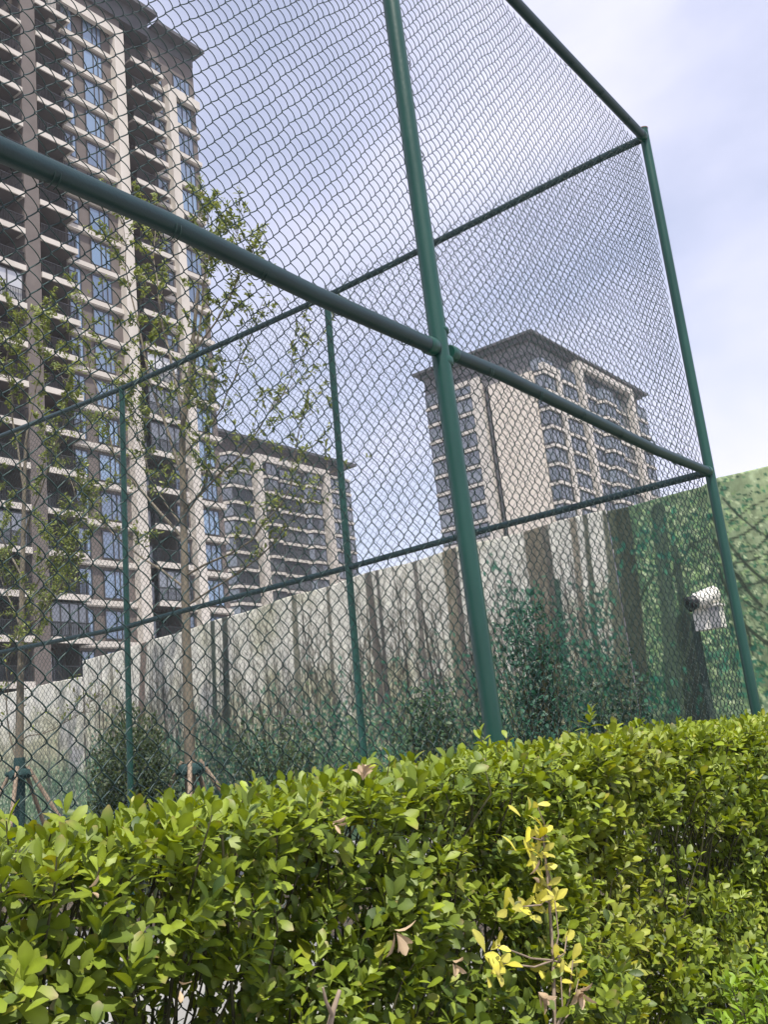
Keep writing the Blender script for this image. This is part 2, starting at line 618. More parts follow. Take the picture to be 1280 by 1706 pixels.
ties([((x_, FY, 2.992), (1, 0, 0), .03) for x_ in (1.32, 1.71, 2.06, 2.45, 2.83, 3.4, 3.83, 4.26, 4.7, 5.12, 5.55)]
     + [((x_, FY, Z_TOP - .01), (1, 0, 0), .03) for x_ in (4.1, 4.5, 4.95, 5.35, 5.75)]
     + [((3.08 - .02 * (z_ - 1.5) / 3, FY, z_), (0, 0, 1), .034) for z_ in (1.9, 2.35, 2.7, 3.4, 3.85, 4.3, 4.8)], near)

far = empty('chain_link_fence', (FX, 4.85, 0),
            'far side of the chain link cage, thinner green posts in front of the young trees', 'fence')
mb = MB()
ft = [(FX, FY + .03, 5.405), (FX, 2.2, 5.408), (FX, 4.07, 5.35), (FX, 4.7, 5.342), (FX, 5.6, 5.348), (FX, 7.6, 5.385),
      (FX, 9.7, 5.50), (FX, 10.6, 5.52)]
mb.tube(ft, .026, 16)
mb.build('rail', M['rail_shade_paint'], far)
mb = MB()
mb.tube([(FX, FY + .03, 3.0), (FX, 3.8, 3.0), (FX, 4.76, 2.983), (FX, 6.85, 2.972), (FX, 7.7, 2.958), (FX, 9.8, 3.03), (FX, 10.6, 3.04)],
        .0235, 16)
mb.build('rail', M['rail_shade_paint'], far)
post('post', FX, 4.915, FX, 4.785, 5.35, .029, far)
post('post', FX, 7.74, FX, 7.545, 5.39, .029, far)
post('post', FX, 10.7, FX, 10.6, 5.53, .029, far)
chain_link('wire_mesh', FY + .05, 10.6, 0.06, Z_TOP + .035, 'y', FX - .036, far, 3, 23)

# ------------------------------------------------------------------ hedge
hv = VN(41)


def hedge_top(x):
    base = 1.418 + 0.035 * np.clip((x - .8) / 2.5, 0, 1)
    return base + 0.05 * (hv.fbm(x * 2.2, x * 0 + 3.3, 3) - .5)


def hedge_front(x, z):
    return 1.19 + 0.26 * (hv.fbm(x * 3.1 + 7, z * 3.3, 3) - .5)


hedge = empty('clipped_hedge', (3, 1.45, 0), 'clipped leafy green hedge filling the foreground below the wire fence', 'hedge')


def leaf_colours(n, idx_rand, yellow=0.0):
    """linear base colours: mid to yellowish green with some spread"""
    t = np.clip(0.5 + 0.32 * rng.normal(size=n) * .6 + (idx_rand - .5) * .9, 0, 1)[:, None]
    dark = np.array([0.044, 0.082, 0.016])
    light = np.array([0.205, 0.265, 0.022])
    c = dark * (1 - t) + light * t
    c = c * (0.85 + 0.3 * rng.random((n, 1)))
    if np.any(yellow):
        y = np.asarray(yellow)[:, None]
        c = c * (1 - y) + np.array([0.34, 0.32, 0.035]) * y
    return c


# front shoots
nf = 10500
X = rng.uniform(-0.4, 7.2, nf)
Zr = rng.uniform(0.12, 1.0, nf) ** 0.8
T_ = hedge_top(X)
Z = Zr * (T_ - 0.02)
hole = hv.fbm(X * 5.2 + 20, Z * 4.6 + 9, 3)
keep = hole > (0.415 - .05 * (X < 1.2) + 0.05 * np.clip((1.15 - Z) / .6, 0, 1))
X, Z, T_ = X[keep], Z[keep], T_[keep]
dep = rng.random(len(X)) ** 1.6 * 0.17
Yf = hedge_front(X, Z) + dep + 0.10 * np.clip((Z - T_ + .12) / .12, 0, 1)
tips_f = np.stack([X, Yf, Z], 1)
ax_f = np.stack([rng.normal(0, .35, len(X)), -0.62 + rng.normal(0, .25, len(X)), 0.75 + rng.normal(0, .3, len(X))], 1)
# top shoots
ntp = 2600
X2 = rng.uniform(-0.4, 7.6, ntp)
Y2 = 1.22 + rng.random(ntp) * 0.52
T2 = hedge_top(X2) + 0.02 * (hv(X2 * 9, Y2 * 9) - .5) + rng.normal(0, .016, ntp)
tips_t = np.stack([X2, Y2, T2], 1)
ax_t = np.stack([rng.normal(0, .28, ntp), -0.15 + rng.normal(0, .28, ntp), np.ones(ntp)], 1)
# a few sprigs stand above the clipped top
sp = [(650, 1262), (800, 1222), (845, 1230), (985, 1185), (1065, 1205), (425, 1300), (230, 1325), (10, 1368), (1130, 1200)]
tips_s = np.array([on_y(a_, b_, 1.45) for a_, b_ in sp])
ax_s = np.tile([0.05, -0.1, 1.0], (len(sp), 1)) + rng.normal(0, .12, (len(sp), 3))
# inner and back shoots
ni = 5200
X3 = rng.uniform(-0.4, 7.6, ni)
Z3 = rng.uniform(.35, 1.42, ni)
Y3 = rng.uniform(1.42, 1.78, ni)
kp = hv.fbm(X3 * 3 + 5, Z3 * 3 + 60, 2) > np.where(Z3 < 1.1, .40 - .12 * (X3 < 2.3), .25)
tips_i = np.stack([X3, Y3, Z3], 1)[kp]
ax_i = np.stack([rng.normal(0, .5, kp.sum()), rng.normal(-.1, .6, kp.sum()), .7 + rng.normal(0, .3, kp.sum())], 1)
tips = np.concatenate([tips_f, tips_t, tips_s, tips_i])
axs = np.concatenate([ax_f, ax_t, ax_s, ax_i])
axs /= np.linalg.norm(axs, axis=1, keepdims=True)
nl = rng.integers(6, 11, len(tips))
size = 0.028 + 0.023 * rng.random(len(tips))
P, D, N, L, idx = rosettes(tips, axs, nl, size, (1.25, 0.35), 0.055)
shoot_r = rng.random(len(tips)) * .7 + .3 * hv.fbm(tips[:, 0] * 1.7 + 4, tips[:, 2] * 2.5, 2)
# right half of the hedge is a yellower green; sunlit tops are painted lighter
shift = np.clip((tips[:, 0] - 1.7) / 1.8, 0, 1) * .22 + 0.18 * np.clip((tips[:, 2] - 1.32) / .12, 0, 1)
yel = np.clip(rng.random(len(P)) * 1.0 - .965, 0, 1) * 20
yel = np.clip(yel, 0, .7)
# patches that are turning yellow, chiefly right of the middle
pt = hv.fbm(tips[:, 0] * 2.6 + 33, tips[:, 2] * 2.6 + 12, 3)
mid_ = np.exp(-((tips[:, 0] - 2.55) / .42) ** 2)
turn = np.clip((pt - .60 + .22 * mid_) * 4, 0, 1) * (.12 + .55 * mid_)
yel = np.clip(yel + (turn[idx] * rng.random(len(P))) * .75, 0, .8)
me = leaf_mesh('foliage', P, D, N, L, 0.48 + .14 * rng.random(len(P)), leaf_colours(len(P), (shoot_r + shift)[idx], yel))
link_mesh('foliage', me, M['hedge_leaf'], hedge)

# stems carrying the shoots
mb = MB()
for i in range(240):
    x = rng.uniform(-.4, 7.2)
    y = rng.uniform(1.40, 1.68)
    pts = [np.array([x, y, 0.0])]
    lean = np.array([rng.normal(0, .10), rng.normal(0.0, .04), 1.0])
    top = 1.30 + rng.random() * .12
    z = 0
    while z < top:
        st = lean * .22 + np.array([rng.normal(0, .02), rng.normal(0, .02), 0])
        q = pts[-1] + st
        pts.append(q)
        z = q[2]
    pts[-1][2] = min(pts[-1][2], 1.4)
    rr = np.linspace(.0055, .0025, len(pts))
    mb.tube(pts, list(rr), 5, cap=False)
sel = rng.choice(len(tips), 2600, replace=False)
for i in sel:
    p = tips[i]
    q = p - axs[i] * .05
    s_ = q + np.array([rng.normal(0, .03), .06 + .05 * rng.random(), -.10 - .1 * rng.random()])
    if s_[1] < 1.75:
        mb.tube([s_, q, p], [.0030, .0022, .0014], 4, cap=False)
mb.build('stem', M['stem'], hedge)

# one yellowing branch with pale leaves low down in the middle of the hedge
yb = [(905, 1385), (908, 1440), (912, 1475), (885, 1395), (925, 1500), (900, 1500), (945, 1560), (955, 1600), (935, 1625),
      (965, 1630), (830, 1575), (840, 1605), (905, 1420), (895, 1340), (930, 1590), (872, 1510)]
tips_y = np.array([on_y(a_, b_, 1.17) for a_, b_ in yb])
ax_y = np.tile([0.0, -0.7, .65], (len(yb), 1)) + rng.normal(0, .25, (len(yb), 3))
ax_y /= np.linalg.norm(ax_y, axis=1, keepdims=True)
P, D, N, L, idx = rosettes(tips_y, ax_y, rng.integers(4, 8, len(yb)), np.full(len(yb), .046), (1.3, .4), .05)
yc = np.array([0.44, 0.41, 0.035]) * (0.7 + .5 * rng.random((len(P), 1))) + rng.random((len(P), 1)) * np.array([.05, .05, .06])
link_mesh('yellow_leaves', leaf_mesh('yellow_leaves', P, D, N, L, .5, yc), M['hedge_leaf'], hedge)
mb = MB()
yl = [on_y(a_, b_, 1.19) for a_, b_ in ((925, 1720), (922, 1600), (915, 1490), (905, 1390))]
mb.tube(yl, [.005, .0042, .0032, .002], 6)
for t_ in tips_y:
    j = min(yl, key=lambda q: abs(q[2] - (t_[2] - .06)))
    mb.tube([j, (j + t_) / 2 + np.array([0, -.01, -.01]), t_], [.0025, .002, .0014], 4, cap=False)
mb.build('yellow_stem', M['dry_stem'], hedge)

# withered brown leaf clusters
wt = [(664, 1560, 1.10, 5, .042), (607, 1290, 1.22, 8, .030), (968, 1655, 1.14, 9, .040), (905, 1660, 1.16, 8, .038),
      (155, 1487, 1.22, 2, .022), (300, 1650, 1.22, 2, .025), (560, 1375, 1.2, 4, .024), (760, 1610, 1.18, 4, .03),
      (280, 1362, 1.3, 2, .02), (890, 1462, 1.12, 2, .04)]
tw = np.array([on_y(a_, b_, c_) for a_, b_, c_, _, _ in wt])
aw = np.tile([0.0, -.55, -.5], (len(wt), 1)) + rng.normal(0, .3, (len(wt), 3))
aw[0] = (.25, -.45, -.8)
aw[1] = (0, -.3, .9)
aw /= np.linalg.norm(aw, axis=1, keepdims=True)
P, D, N, L, idx = rosettes(tw, aw, np.array([q[3] for q in wt]), np.array([q[4] for q in wt]), (.85, .25), .012)
wc = np.array([0.44, 0.33, 0.215]) * (0.65 + .6 * rng.random((len(P), 1)))
link_mesh('withered_leaves', leaf_mesh('withered_leaves', P, D, N, L, .44, wc, cup=.5, droop=.3), M['dry_leaf'], hedge)
mb = MB()
b0 = on_y(548, 1712, 1.13)
mb.tube([b0 + np.array([0, .02, -.2]), b0, on_y(556, 1680, 1.12), on_y(566, 1650, 1.12)], [.006, .0055, .0045, .0035], 7)
mb.tube([on_y(553, 1690, 1.12), on_y(543, 1668, 1.11), on_y(538, 1645, 1.11)], [.0035, .003, .002], 6)
mb.build('bare_twig', M['dry_stem'], hedge)

# bright low shrub at the bottom right, in front of the hedge
c0 = on_y(1262, 1680, .98)
sh = empty('low_shrub', (c0[0], c0[1], 0), 'low bright yellow green shrub in front of the hedge at the right edge', 'shrub')
n_ = 150
u_ = rand_unit(n_)
u_[:, 2] = np.abs(u_[:, 2])
rad = 0.55 + .45 * rng.random((n_, 1)) ** .5
top_z = c0[2] + .06
tt = np.array([c0[0] + .12, c0[1], top_z - .30]) + u_ * rad * np.array([.38, .20, .33])
ax = u_ * .7 + np.array([0, -.1, .7])
ax /= np.linalg.norm(ax, axis=1, keepdims=True)
P, D, N, L, idx = rosettes(tt, ax, rng.integers(6, 10, n_), np.full(n_, .045), (1.2, .35), .045)
lc = np.array([0.17, 0.27, 0.025]) * (0.7 + .5 * rng.random((len(P), 1)))
link_mesh('foliage', leaf_mesh('foliage', P, D, N, L, .42, lc), M['hedge_leaf'], sh)
mb = MB()
for t_ in tt[:70]:
    b_ = np.array([c0[0] + .12 + rng.normal(0, .05), c0[1] + rng.normal(0, .04), 0])
    mb.tube([b_, (b_ + t_) / 2 + np.array([0, 0, .08]), t_], [.006, .004, .002], 5, cap=False)
mb.build('stem', M['stem'], sh)


# ------------------------------------------------------------------ printed hoardings behind the cage
def srgb(*c):
    c = np.array(c, float) / 255
    return np.where(c <= .04045, c / 12.92, ((c + .055) / 1.055) ** 2.4)


XH = 10.5
pv = VN(77)


def hoarding(label, y0, y1, top, z_base, painter, pipe=True, seed=1, fold=.03, n_post=4):
    root = empty('printed_hoarding', (XH, (y0 + y1) / 2, 0), label, 'hoarding', None)
    step = .016
    ny, nz_ = int((y1 - y0) / step) + 1, int(3.0 / step) + 1
    yy = np.linspace(y0, y1, ny)
    tz = top(yy)
    vv = np.linspace(0, 1, nz_)
    Yg = np.repeat(yy[:, None], nz_, 1)
    Zg = z_base + (tz[:, None] - z_base) * vv[None]
    fn = VN(seed + 500)
    Xg = XH + fold * (fn.fbm(Yg * 2.3, Zg * .35, 3) - .5) * 2 + .012 * (fn(Yg * 11, Zg * 1.1) - .5)
    col = painter(Yg, Zg, tz[:, None])
    V = np.stack([Xg, Yg, Zg], -1).reshape(-1, 3)
    i = np.arange(ny - 1)[:, None] * nz_ + np.arange(nz_ - 1)[None]
    Q = np.stack([i, i + 1, i + nz_ + 1, i + nz_], -1).reshape(-1, 4)
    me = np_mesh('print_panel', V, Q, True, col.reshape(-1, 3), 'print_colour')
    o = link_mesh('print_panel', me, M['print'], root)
    sm = o.modifiers.new('thickness', 'SOLIDIFY')
    sm.thickness = .012
    sm.offset = -1
    for k in range(n_post):
        y = y0 + .06 + (y1 - y0 - .12) * k / (n_post - 1)
        b = MB()
        b.tube([(XH + .10, y, 0), (XH + .10, y, float(top(np.array([y]))[0]) - .03)], .03, 12)
        b.build('post', M['pipe'], root)
    if pipe:
        b = MB()
        b.tube([(XH + .085, y, float(top(np.array([y]))[0]) - .03) for y in np.linspace(y0, y1, 14)], .024, 12)
        b.build('rail', M['pipe'], root)
    return root


def py(px, pyx):
    return on_x(px, pyx, XH)


def strokes(Y, Z, col, lines, colour):
    """print thin dark branches and curves: each line (y0,z0,y1,z1,w0,w1,bend)"""
    for (y0, z0, y1, z1, w0, w1, bend, cc) in lines:
        lo = min(y0, y1) - abs(bend) - .1
        hi = max(y0, y1) + abs(bend) + .1
        sel_ = np.where((Y[:, 0] > lo) & (Y[:, 0] < hi))[0]
        if len(sel_) == 0:
            continue
        a_, b_ = sel_[0], sel_[-1] + 1
        Ys, Zs = Y[a_:b_], Z[a_:b_]
        d = np.array([y1 - y0, z1 - z0])
        ll = d @ d
        t = np.clip(((Ys - y0) * d[0] + (Zs - z0) * d[1]) / ll, 0, 1)
        bx = bend * 4 * t * (1 - t)
        nrm = np.array([-d[1], d[0]]) / math.sqrt(ll)
        cy_ = y0 + d[0] * t + nrm[0] * bx
        cz_ = z0 + d[1] * t + nrm[1] * bx
        dist = np.hypot(Ys - cy_, Zs - cz_) + .008 * (pv(Ys * 14 + y0 * 50, Zs * 14) - .5)
        wd = w0 + (w1 - w0) * t
        k = np.clip((wd - dist) / .012 + .5, 0, 1)[..., None]
        bark_ = (.62 + .76 * pv.fbm(Ys * 34 + 3 * y0, Zs * 5 + Ys * 9, 3))[..., None]
        col[a_:b_] = col[a_:b_] * (1 - k * .93) + np.array(cc) * bark_ * k * .93
    return col


r2 = np.random.default_rng(5)


def forest_lines(y0, y1, z0, z1, n, cc, w=.018):
    out_ = []
    for i in range(n):
        y = r2.uniform(y0, y1)
        zb = z0 + r2.random() * .4
        zt = zb + (z1 - zb) * r2.uniform(.5, 1.1)
        ln = r2.normal(0, .18)
        out_.append((y, zb, y + ln, zt, w * r2.uniform(.5, 1.3), w * .35, r2.normal(0, .10), cc))
        for k in range(r2.integers(1, 4)):
            t = r2.uniform(.25, .8)
            yy, zz = y + ln * t, zb + (zt - zb) * t
            l2 = r2.uniform(.3, .9)
            an = r2.choice([-1, 1]) * r2.uniform(.25, .7)
            out_.append((yy, zz, yy + l2 * math.sin(an), zz + l2 * math.cos(an), w * .5, w * .2, r2.normal(0, .06), cc))
    return out_


def trunk(px_top, y_top, px_bot, y_bot, wpx, cc):
    p, q = py(px_top, y_top), py(px_bot, y_bot)
    dist = XH / .8
    wd = wpx / F_PX * dist * .5
    dz = q - p
    q2 = q + dz * ((q[2] - .8) / max(p[2] - q[2], .1))
    p2 = p - dz * .15
    return (q2[1], q2[2], p2[1], p2[2], wd * 1.1, wd * .9, .03, cc)


def bg_pale(Y, Z, tz):
    n1 = pv.fbm(Y * 2.2, Z * 2.0, 4)[..., None]
    n2 = pv.fbm(Y * 12 + 60, Z * 12, 4)[..., None]
    n3 = pv.fbm(Y * 26 + 11, Z * 24 + 5, 3)[..., None]
    n4 = pv.fbm(Y * 1.1 + 70, Z * .5 + 8, 2)[..., None]
    up = np.clip((Z - 1.6) / 1.5, 0, 1)[..., None]
    sky_ = srgb(198, 197, 188)
    mid_ = srgb(168, 168, 142)
    low_ = srgb(96, 122, 94)
    c = low_ * (1 - np.clip(up * 2.6, 0, 1)) + mid_ * np.clip(up * 2.6, 0, 1)
    k = np.clip((up * 1.1 + (n1 - .5) * 1.6 + (n4 - .5) * .9 - .34) * 1.6, 0, 1)
    c = c * (1 - k) + sky_ * k
    sp_ = np.clip((n3 - .56) * 9, 0, 1) * (1 - .75 * k)     # dark leaf speckle
    c = c * (1 - .55 * sp_)
    return c * (.78 + .44 * n2)


def green_right(Y):
    return np.clip((4.9 - Y) / .5, 0, 1)[..., None]


TEAL = [[34, 96, 80], [46, 112, 90], [26, 78, 68], [68, 122, 96], [38, 88, 66]]


def teal_leaves(Y, Z, c, areas, seed, pal=TEAL, sz_=1.0):
    """clusters of leaf shaped teal dabs"""
    r = np.random.default_rng(seed)
    for (yc_, zc_, sy, sz, n) in areas:
        for i in range(n):
            y, z = r.normal(yc_, sy), r.normal(zc_, sz)
            an = r.uniform(0, 3.14)
            l, wd = sz_ * r.uniform(.03, .065), sz_ * r.uniform(.016, .028)
            a_ = np.searchsorted(Y[:, 0], y - .1)
            b_ = np.searchsorted(Y[:, 0], y + .1)
            if b_ - a_ < 2:
                continue
            dy, dz = Y[a_:b_] - y, Z[a_:b_] - z
            e = ((dy * math.cos(an) + dz * math.sin(an)) / l) ** 2 + ((-dy * math.sin(an) + dz * math.cos(an)) / wd) ** 2
            k = np.clip((1 - e) * 2.5, 0, 1)[..., None] * .9
            cc = srgb(*r.choice(pal)) * r.uniform(.7, 1.2)
            c[a_:b_] = c[a_:b_] * (1 - k) + cc * k
    return c


def paint_mid(Y, Z, tz):
    c = bg_pale(Y, Z, tz)
    c = strokes(Y, Z, c, forest_lines(4.5, 14.4, 1.2, 3.9, 110, srgb(104, 100, 88), .013), None)
    c = strokes(Y, Z, c, forest_lines(4.5, 14.4, 1.2, 3.9, 120, srgb(50, 48, 44), .013) + forest_lines(6.9, 8.3, 1.3, 3.9, 16, srgb(48, 46, 44), .017) + forest_lines(8.2, 11.6, 1.2, 3.6, 40, srgb(54, 56, 46), .012), None)
    tr = [trunk(1026, 860, 1056, 1210, 46, srgb(82, 86, 72)), trunk(975, 870, 1000, 1210, 9, srgb(70, 74, 62)), trunk(238, 1075, 232, 1190, 20, srgb(96, 84, 78)), trunk(352, 1020, 358, 1330, 12, srgb(46, 60, 54)),
          trunk(372, 1010, 378, 1330, 17, srgb(40, 50, 46)), trunk(612, 960, 640, 1250, 14, srgb(84, 80, 76)),
          trunk(628, 965, 650, 1250, 8, srgb(76, 74, 72)), trunk(690, 945, 715, 1240, 9, srgb(96, 92, 88)),
          trunk(745, 925, 775, 1240, 24, srgb(110, 104, 90)), trunk(758, 930, 785, 1240, 10, srgb(84, 80, 76)),
          trunk(885, 885, 925, 1220, 34, srgb(100, 94, 82)), trunk(908, 890, 940, 1220, 14, srgb(80, 78, 72)),
          trunk(955, 880, 985, 1220, 12, srgb(110, 104, 92)), trunk(490, 1000, 500, 1290, 14, srgb(104, 104, 92)),
          trunk(545, 985, 560, 1290, 8, srgb(90, 88, 80)), trunk(185, 1090, 188, 1330, 8, srgb(110, 108, 98)),
          trunk(930, 1000, 945, 1210, 10, srgb(40, 70, 60))]
    c = strokes(Y, Z, c, tr, None)
    ar = []
    for (a_, b_, s_, n_) in ((825, 945, 14, 9), (850, 1000, 18, 18), (890, 990, 10, 7), (860, 1050, 40, 70), (900, 1110, 55, 110),
                             (960, 1080, 40, 70), (800, 1160, 60, 80), (720, 1170, 60, 60), (640, 1190, 60, 60), (560, 1190, 60, 50),
                             (1000, 1120, 30, 60), (1010, 1000, 22, 30), (990, 1190, 40, 60), (450, 1210, 60, 50), (330, 1240, 60, 40), (180, 1250, 60, 40)):
        q = py(a_, b_)
        k = 13 / F_PX
        ar.append((q[1], q[2], s_ * k, s_ * k * .8, n_ * 2))
    pal = [[52, 96, 74], [112, 140, 100], [40, 70, 58], [176, 178, 148], [84, 120, 92], [36, 58, 50], [60, 116, 92]]
    low = [(yq, 1.45 + .14 * math.sin(yq * 2.3), .30, .36, 620) for yq in np.arange(4.7, 14.3, .5)]
    c = teal_leaves(Y, Z, c, low, 21, pal, .7)
    return teal_leaves(Y, Z, c, ar, 8, TEAL, .8)


def paint_left(Y, Z, tz):
    c = bg_pale(Y, Z, tz)
    c = strokes(Y, Z, c, forest_lines(14.4, 22, 1.0, 3.2, 60, srgb(110, 112, 100), .013), None)
    pal = [[96, 130, 104], [140, 160, 128], [70, 104, 84], [176, 186, 160]]
    c = teal_leaves(Y, Z, c, [(yq, 1.45, .3, .3, 220) for yq in np.arange(14.6, 19, .5)], 31, pal, .7)
    return c


def paint_right(Y, Z, tz):
    n1 = pv.fbm(Y * 2.6 + 9, Z * 2.6, 4)[..., None]
    n2 = pv.fbm(Y * 17 + 30, Z * 15, 3)[..., None]
    n3 = pv.fbm(Y * 8 + 130, Z * 8, 3)[..., None]
    r_ = np.clip((3.3 - Y) / .5, 0, 1)[..., None]
    ga, gb, gc = srgb(66, 94, 74), srgb(118, 136, 104), srgb(146, 160, 122)
    c = ga * (1 - np.clip(n1 * 2 - .5, 0, 1)) + gb * np.clip(n1 * 2 - .5, 0, 1)
    pale = gc * (.9 + .2 * n1)
    c = c * (1 - r_ * .85) + pale * r_ * .85
    lo = np.clip((1.75 - Z) / .4, 0, 1)[..., None]
    c = c * (1 - lo * .5) + srgb(60, 110, 84) * lo * .5
    k = np.clip((n3 - .58) * 8, 0, 1)
    c = c * (1 - .45 * k) + srgb(168, 184, 150) * .45 * k
    c = c * (.66 + .62 * n2)
    q1, q2, q3 = py(1100, 1080), py(1170, 930), py(1250, 1000)
    pal = [[44, 84, 64], [128, 156, 104], [150, 172, 122], [36, 70, 56], [84, 124, 88], [176, 190, 150], [60, 112, 84]]
    c = teal_leaves(Y, Z, c, [(q1[1], q1[2], .5, .45, 1500), (q2[1], q2[2], .5, .6, 1300), (q3[1], q3[2] - .6, .4, .35, 500),
                              (q3[1], q3[2] + .3, .5, .5, 250), (3.9, 2.6, .4, .8, 700)], 19, pal, .62)
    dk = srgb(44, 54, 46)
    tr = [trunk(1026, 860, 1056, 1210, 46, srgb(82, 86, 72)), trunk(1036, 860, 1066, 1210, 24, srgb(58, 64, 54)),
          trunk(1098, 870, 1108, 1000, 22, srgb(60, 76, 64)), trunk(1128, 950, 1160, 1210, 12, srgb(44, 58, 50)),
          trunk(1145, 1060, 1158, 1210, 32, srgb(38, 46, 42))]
    br = []  # dark curved lines drawn across the right of the panel
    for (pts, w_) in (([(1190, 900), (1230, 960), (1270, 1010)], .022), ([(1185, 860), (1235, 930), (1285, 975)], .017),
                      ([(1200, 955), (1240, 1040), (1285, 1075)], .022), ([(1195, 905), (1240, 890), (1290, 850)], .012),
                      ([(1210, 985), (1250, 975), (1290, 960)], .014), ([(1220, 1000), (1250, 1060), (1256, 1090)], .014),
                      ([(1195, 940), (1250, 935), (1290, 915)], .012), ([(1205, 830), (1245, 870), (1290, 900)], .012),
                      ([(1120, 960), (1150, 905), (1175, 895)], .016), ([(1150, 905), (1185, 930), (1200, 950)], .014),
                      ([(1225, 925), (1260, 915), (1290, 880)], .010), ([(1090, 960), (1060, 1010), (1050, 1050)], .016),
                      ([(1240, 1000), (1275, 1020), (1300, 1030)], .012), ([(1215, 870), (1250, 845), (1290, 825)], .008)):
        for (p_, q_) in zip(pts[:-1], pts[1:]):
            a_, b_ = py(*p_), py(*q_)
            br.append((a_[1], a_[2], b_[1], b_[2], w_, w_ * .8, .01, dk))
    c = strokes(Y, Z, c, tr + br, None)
    c = strokes(Y, Z, c, forest_lines(-1, 4.5, 1.6, 3.6, 50, srgb(64, 78, 62), .009), None)
    ar = [(q[1], q[2], .3, .2, 60) for q in (py(1080, 1180), py(1020, 1140), py(1240, 1110), py(1080, 920))]
    return teal_leaves(Y, Z, c, ar, 9)


TOPS = np.array([(-1, 4.02), (2.0, 4.03), (2.63, 4.02), (3.16, 4.02), (3.37, 3.955), (4.49, 3.965), (4.9, 3.965), (6.67, 3.95),
                 (8.2, 3.91), (11.47, 3.75), (14.2, 3.62), (15, 3.6)])


def top_main(y):
    return np.interp(y, TOPS[:, 0], TOPS[:, 1]) + .012 * np.sin(y * 4.1)


hoarding('pale forest print hoarding with bare grey trunks, behind the far side of the wire cage', 4.50, 14.42, top_main, .45, paint_mid,
         seed=1, n_post=6)
hoarding('green leafy print hoarding with dark trunks and curved dark lines, at the right behind the corner post', -1.5, 4.485,
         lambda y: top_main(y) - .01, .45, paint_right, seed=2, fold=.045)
hoarding('lower pale hoarding at the left edge, behind the left young tree', 14.44, 22.0,
         lambda y: 3.36 + 0 * y + .008 * np.sin(y * 3), .40, paint_left, seed=3)

# ------------------------------------------------------------------ young trees with props
def young_tree(label, trunk_pts, r0, r1, branches, leaf_n, seed, group='young trees behind the cage'):
    r = np.random.default_rng(seed)
    base = trunk_pts[0]
    root = empty('young_tree', (base[0], base[1], 0), label, 'tree', None)
    mb = MB()
    n = len(trunk_pts)
    mb.tube([np.array([base[0], base[1], 0])] + list(trunk_pts), [r0 * 1.1] + list(np.linspace(r0, r1, n)), 14)
    mb.build('trunk', M['bark'], root)
    LP, LD, LN, LL, LC = [], [], [], [], []
    bb = MB()

    def leaf_at(p, d):
        rd = r.normal(size=3)
        rd /= np.linalg.norm(rd)
        ld = d * .45 + rd * .8 + np.array([0, 0, .15])
        LP.append(p)
        LD.append(ld)
        LN.append(np.array([-.3, -.3, .9]) + r.normal(0, .5, 3))
        LL.append(r.uniform(.045, .085))
        t = r.random()
        LC.append((np.array([.07, .105, .03]) * (1 - t) + np.array([.20, .23, .055]) * t) * r.uniform(.8, 1.2))

    def twig(p, d, ln, rad, dens):
        k = 5
        pts = [p]
        for i in range(k):
            d = d + r.normal(0, .10, 3) + np.array([0, 0, .05])
            d = d / np.linalg.norm(d)
            pts.append(pts[-1] + d * ln / k)
        bb.tube(pts, list(np.linspace(rad, .0015, k + 1)), 5, cap=False)
        for i in range(int(2.2 * dens * ln)):
            t = r.uniform(.1, 1.0) ** .6 * k
            a_ = int(min(t, k - 1))
            q = pts[a_] + (pts[a_ + 1] - pts[a_]) * (t - a_)
            for _ in range(r.integers(1, 5)):
                leaf_at(q + r.normal(0, .012, 3), d)
        return pts

    for (pts, rad, dens) in branches:
        P_ = []
        for a_, b_ in zip(pts[:-1], pts[1:]):
            for t in (0, .33, .66):
                P_.append(a_ + (b_ - a_) * t + r.normal(0, .018, 3) * (t > 0))
        P_.append(pts[-1])
        bb.tube(P_, list(np.linspace(rad, .003, len(P_))), 7, cap=False)
        m_ = len(P_)
        for i in range(2, m_):
            d = P_[i] - P_[i - 1]
            d = d / np.linalg.norm(d)
            for _ in range(r.integers(2, 5)):
                sd_ = r.normal(size=3) * np.array([.8, 1.1, .5])
                dd = d * .5 + sd_ * .6 + np.array([0, 0, .25])
                dd /= np.linalg.norm(dd)
                twig(P_[i], dd, r.uniform(.2, .75), .004, dens)
            for _ in range(int(dens * .3)):
                leaf_at(P_[i] + r.normal(0, .03, 3), d)
    bb.build('branches', M['bark'], root)
    LP, LD, LN = np.array(LP), np.array(LD), np.array(LN)
    me_ = leaf_mesh('crown', LP, LD, LN, np.array(LL), .42, np.array(LC), 'ovate', .25, .3)
    link_mesh('crown', me_, M['tree_leaf'], root)
    return root


XT = 8.2


def tp(px, pyx, dx=0.0):
    return on_x(px, pyx, XT + dx)


def br(*pts, spread=0.0):
    n = len(pts)
    return [tp(a_, b_, spread * i / (n - 1)) for i, (a_, b_) in enumerate(pts)]


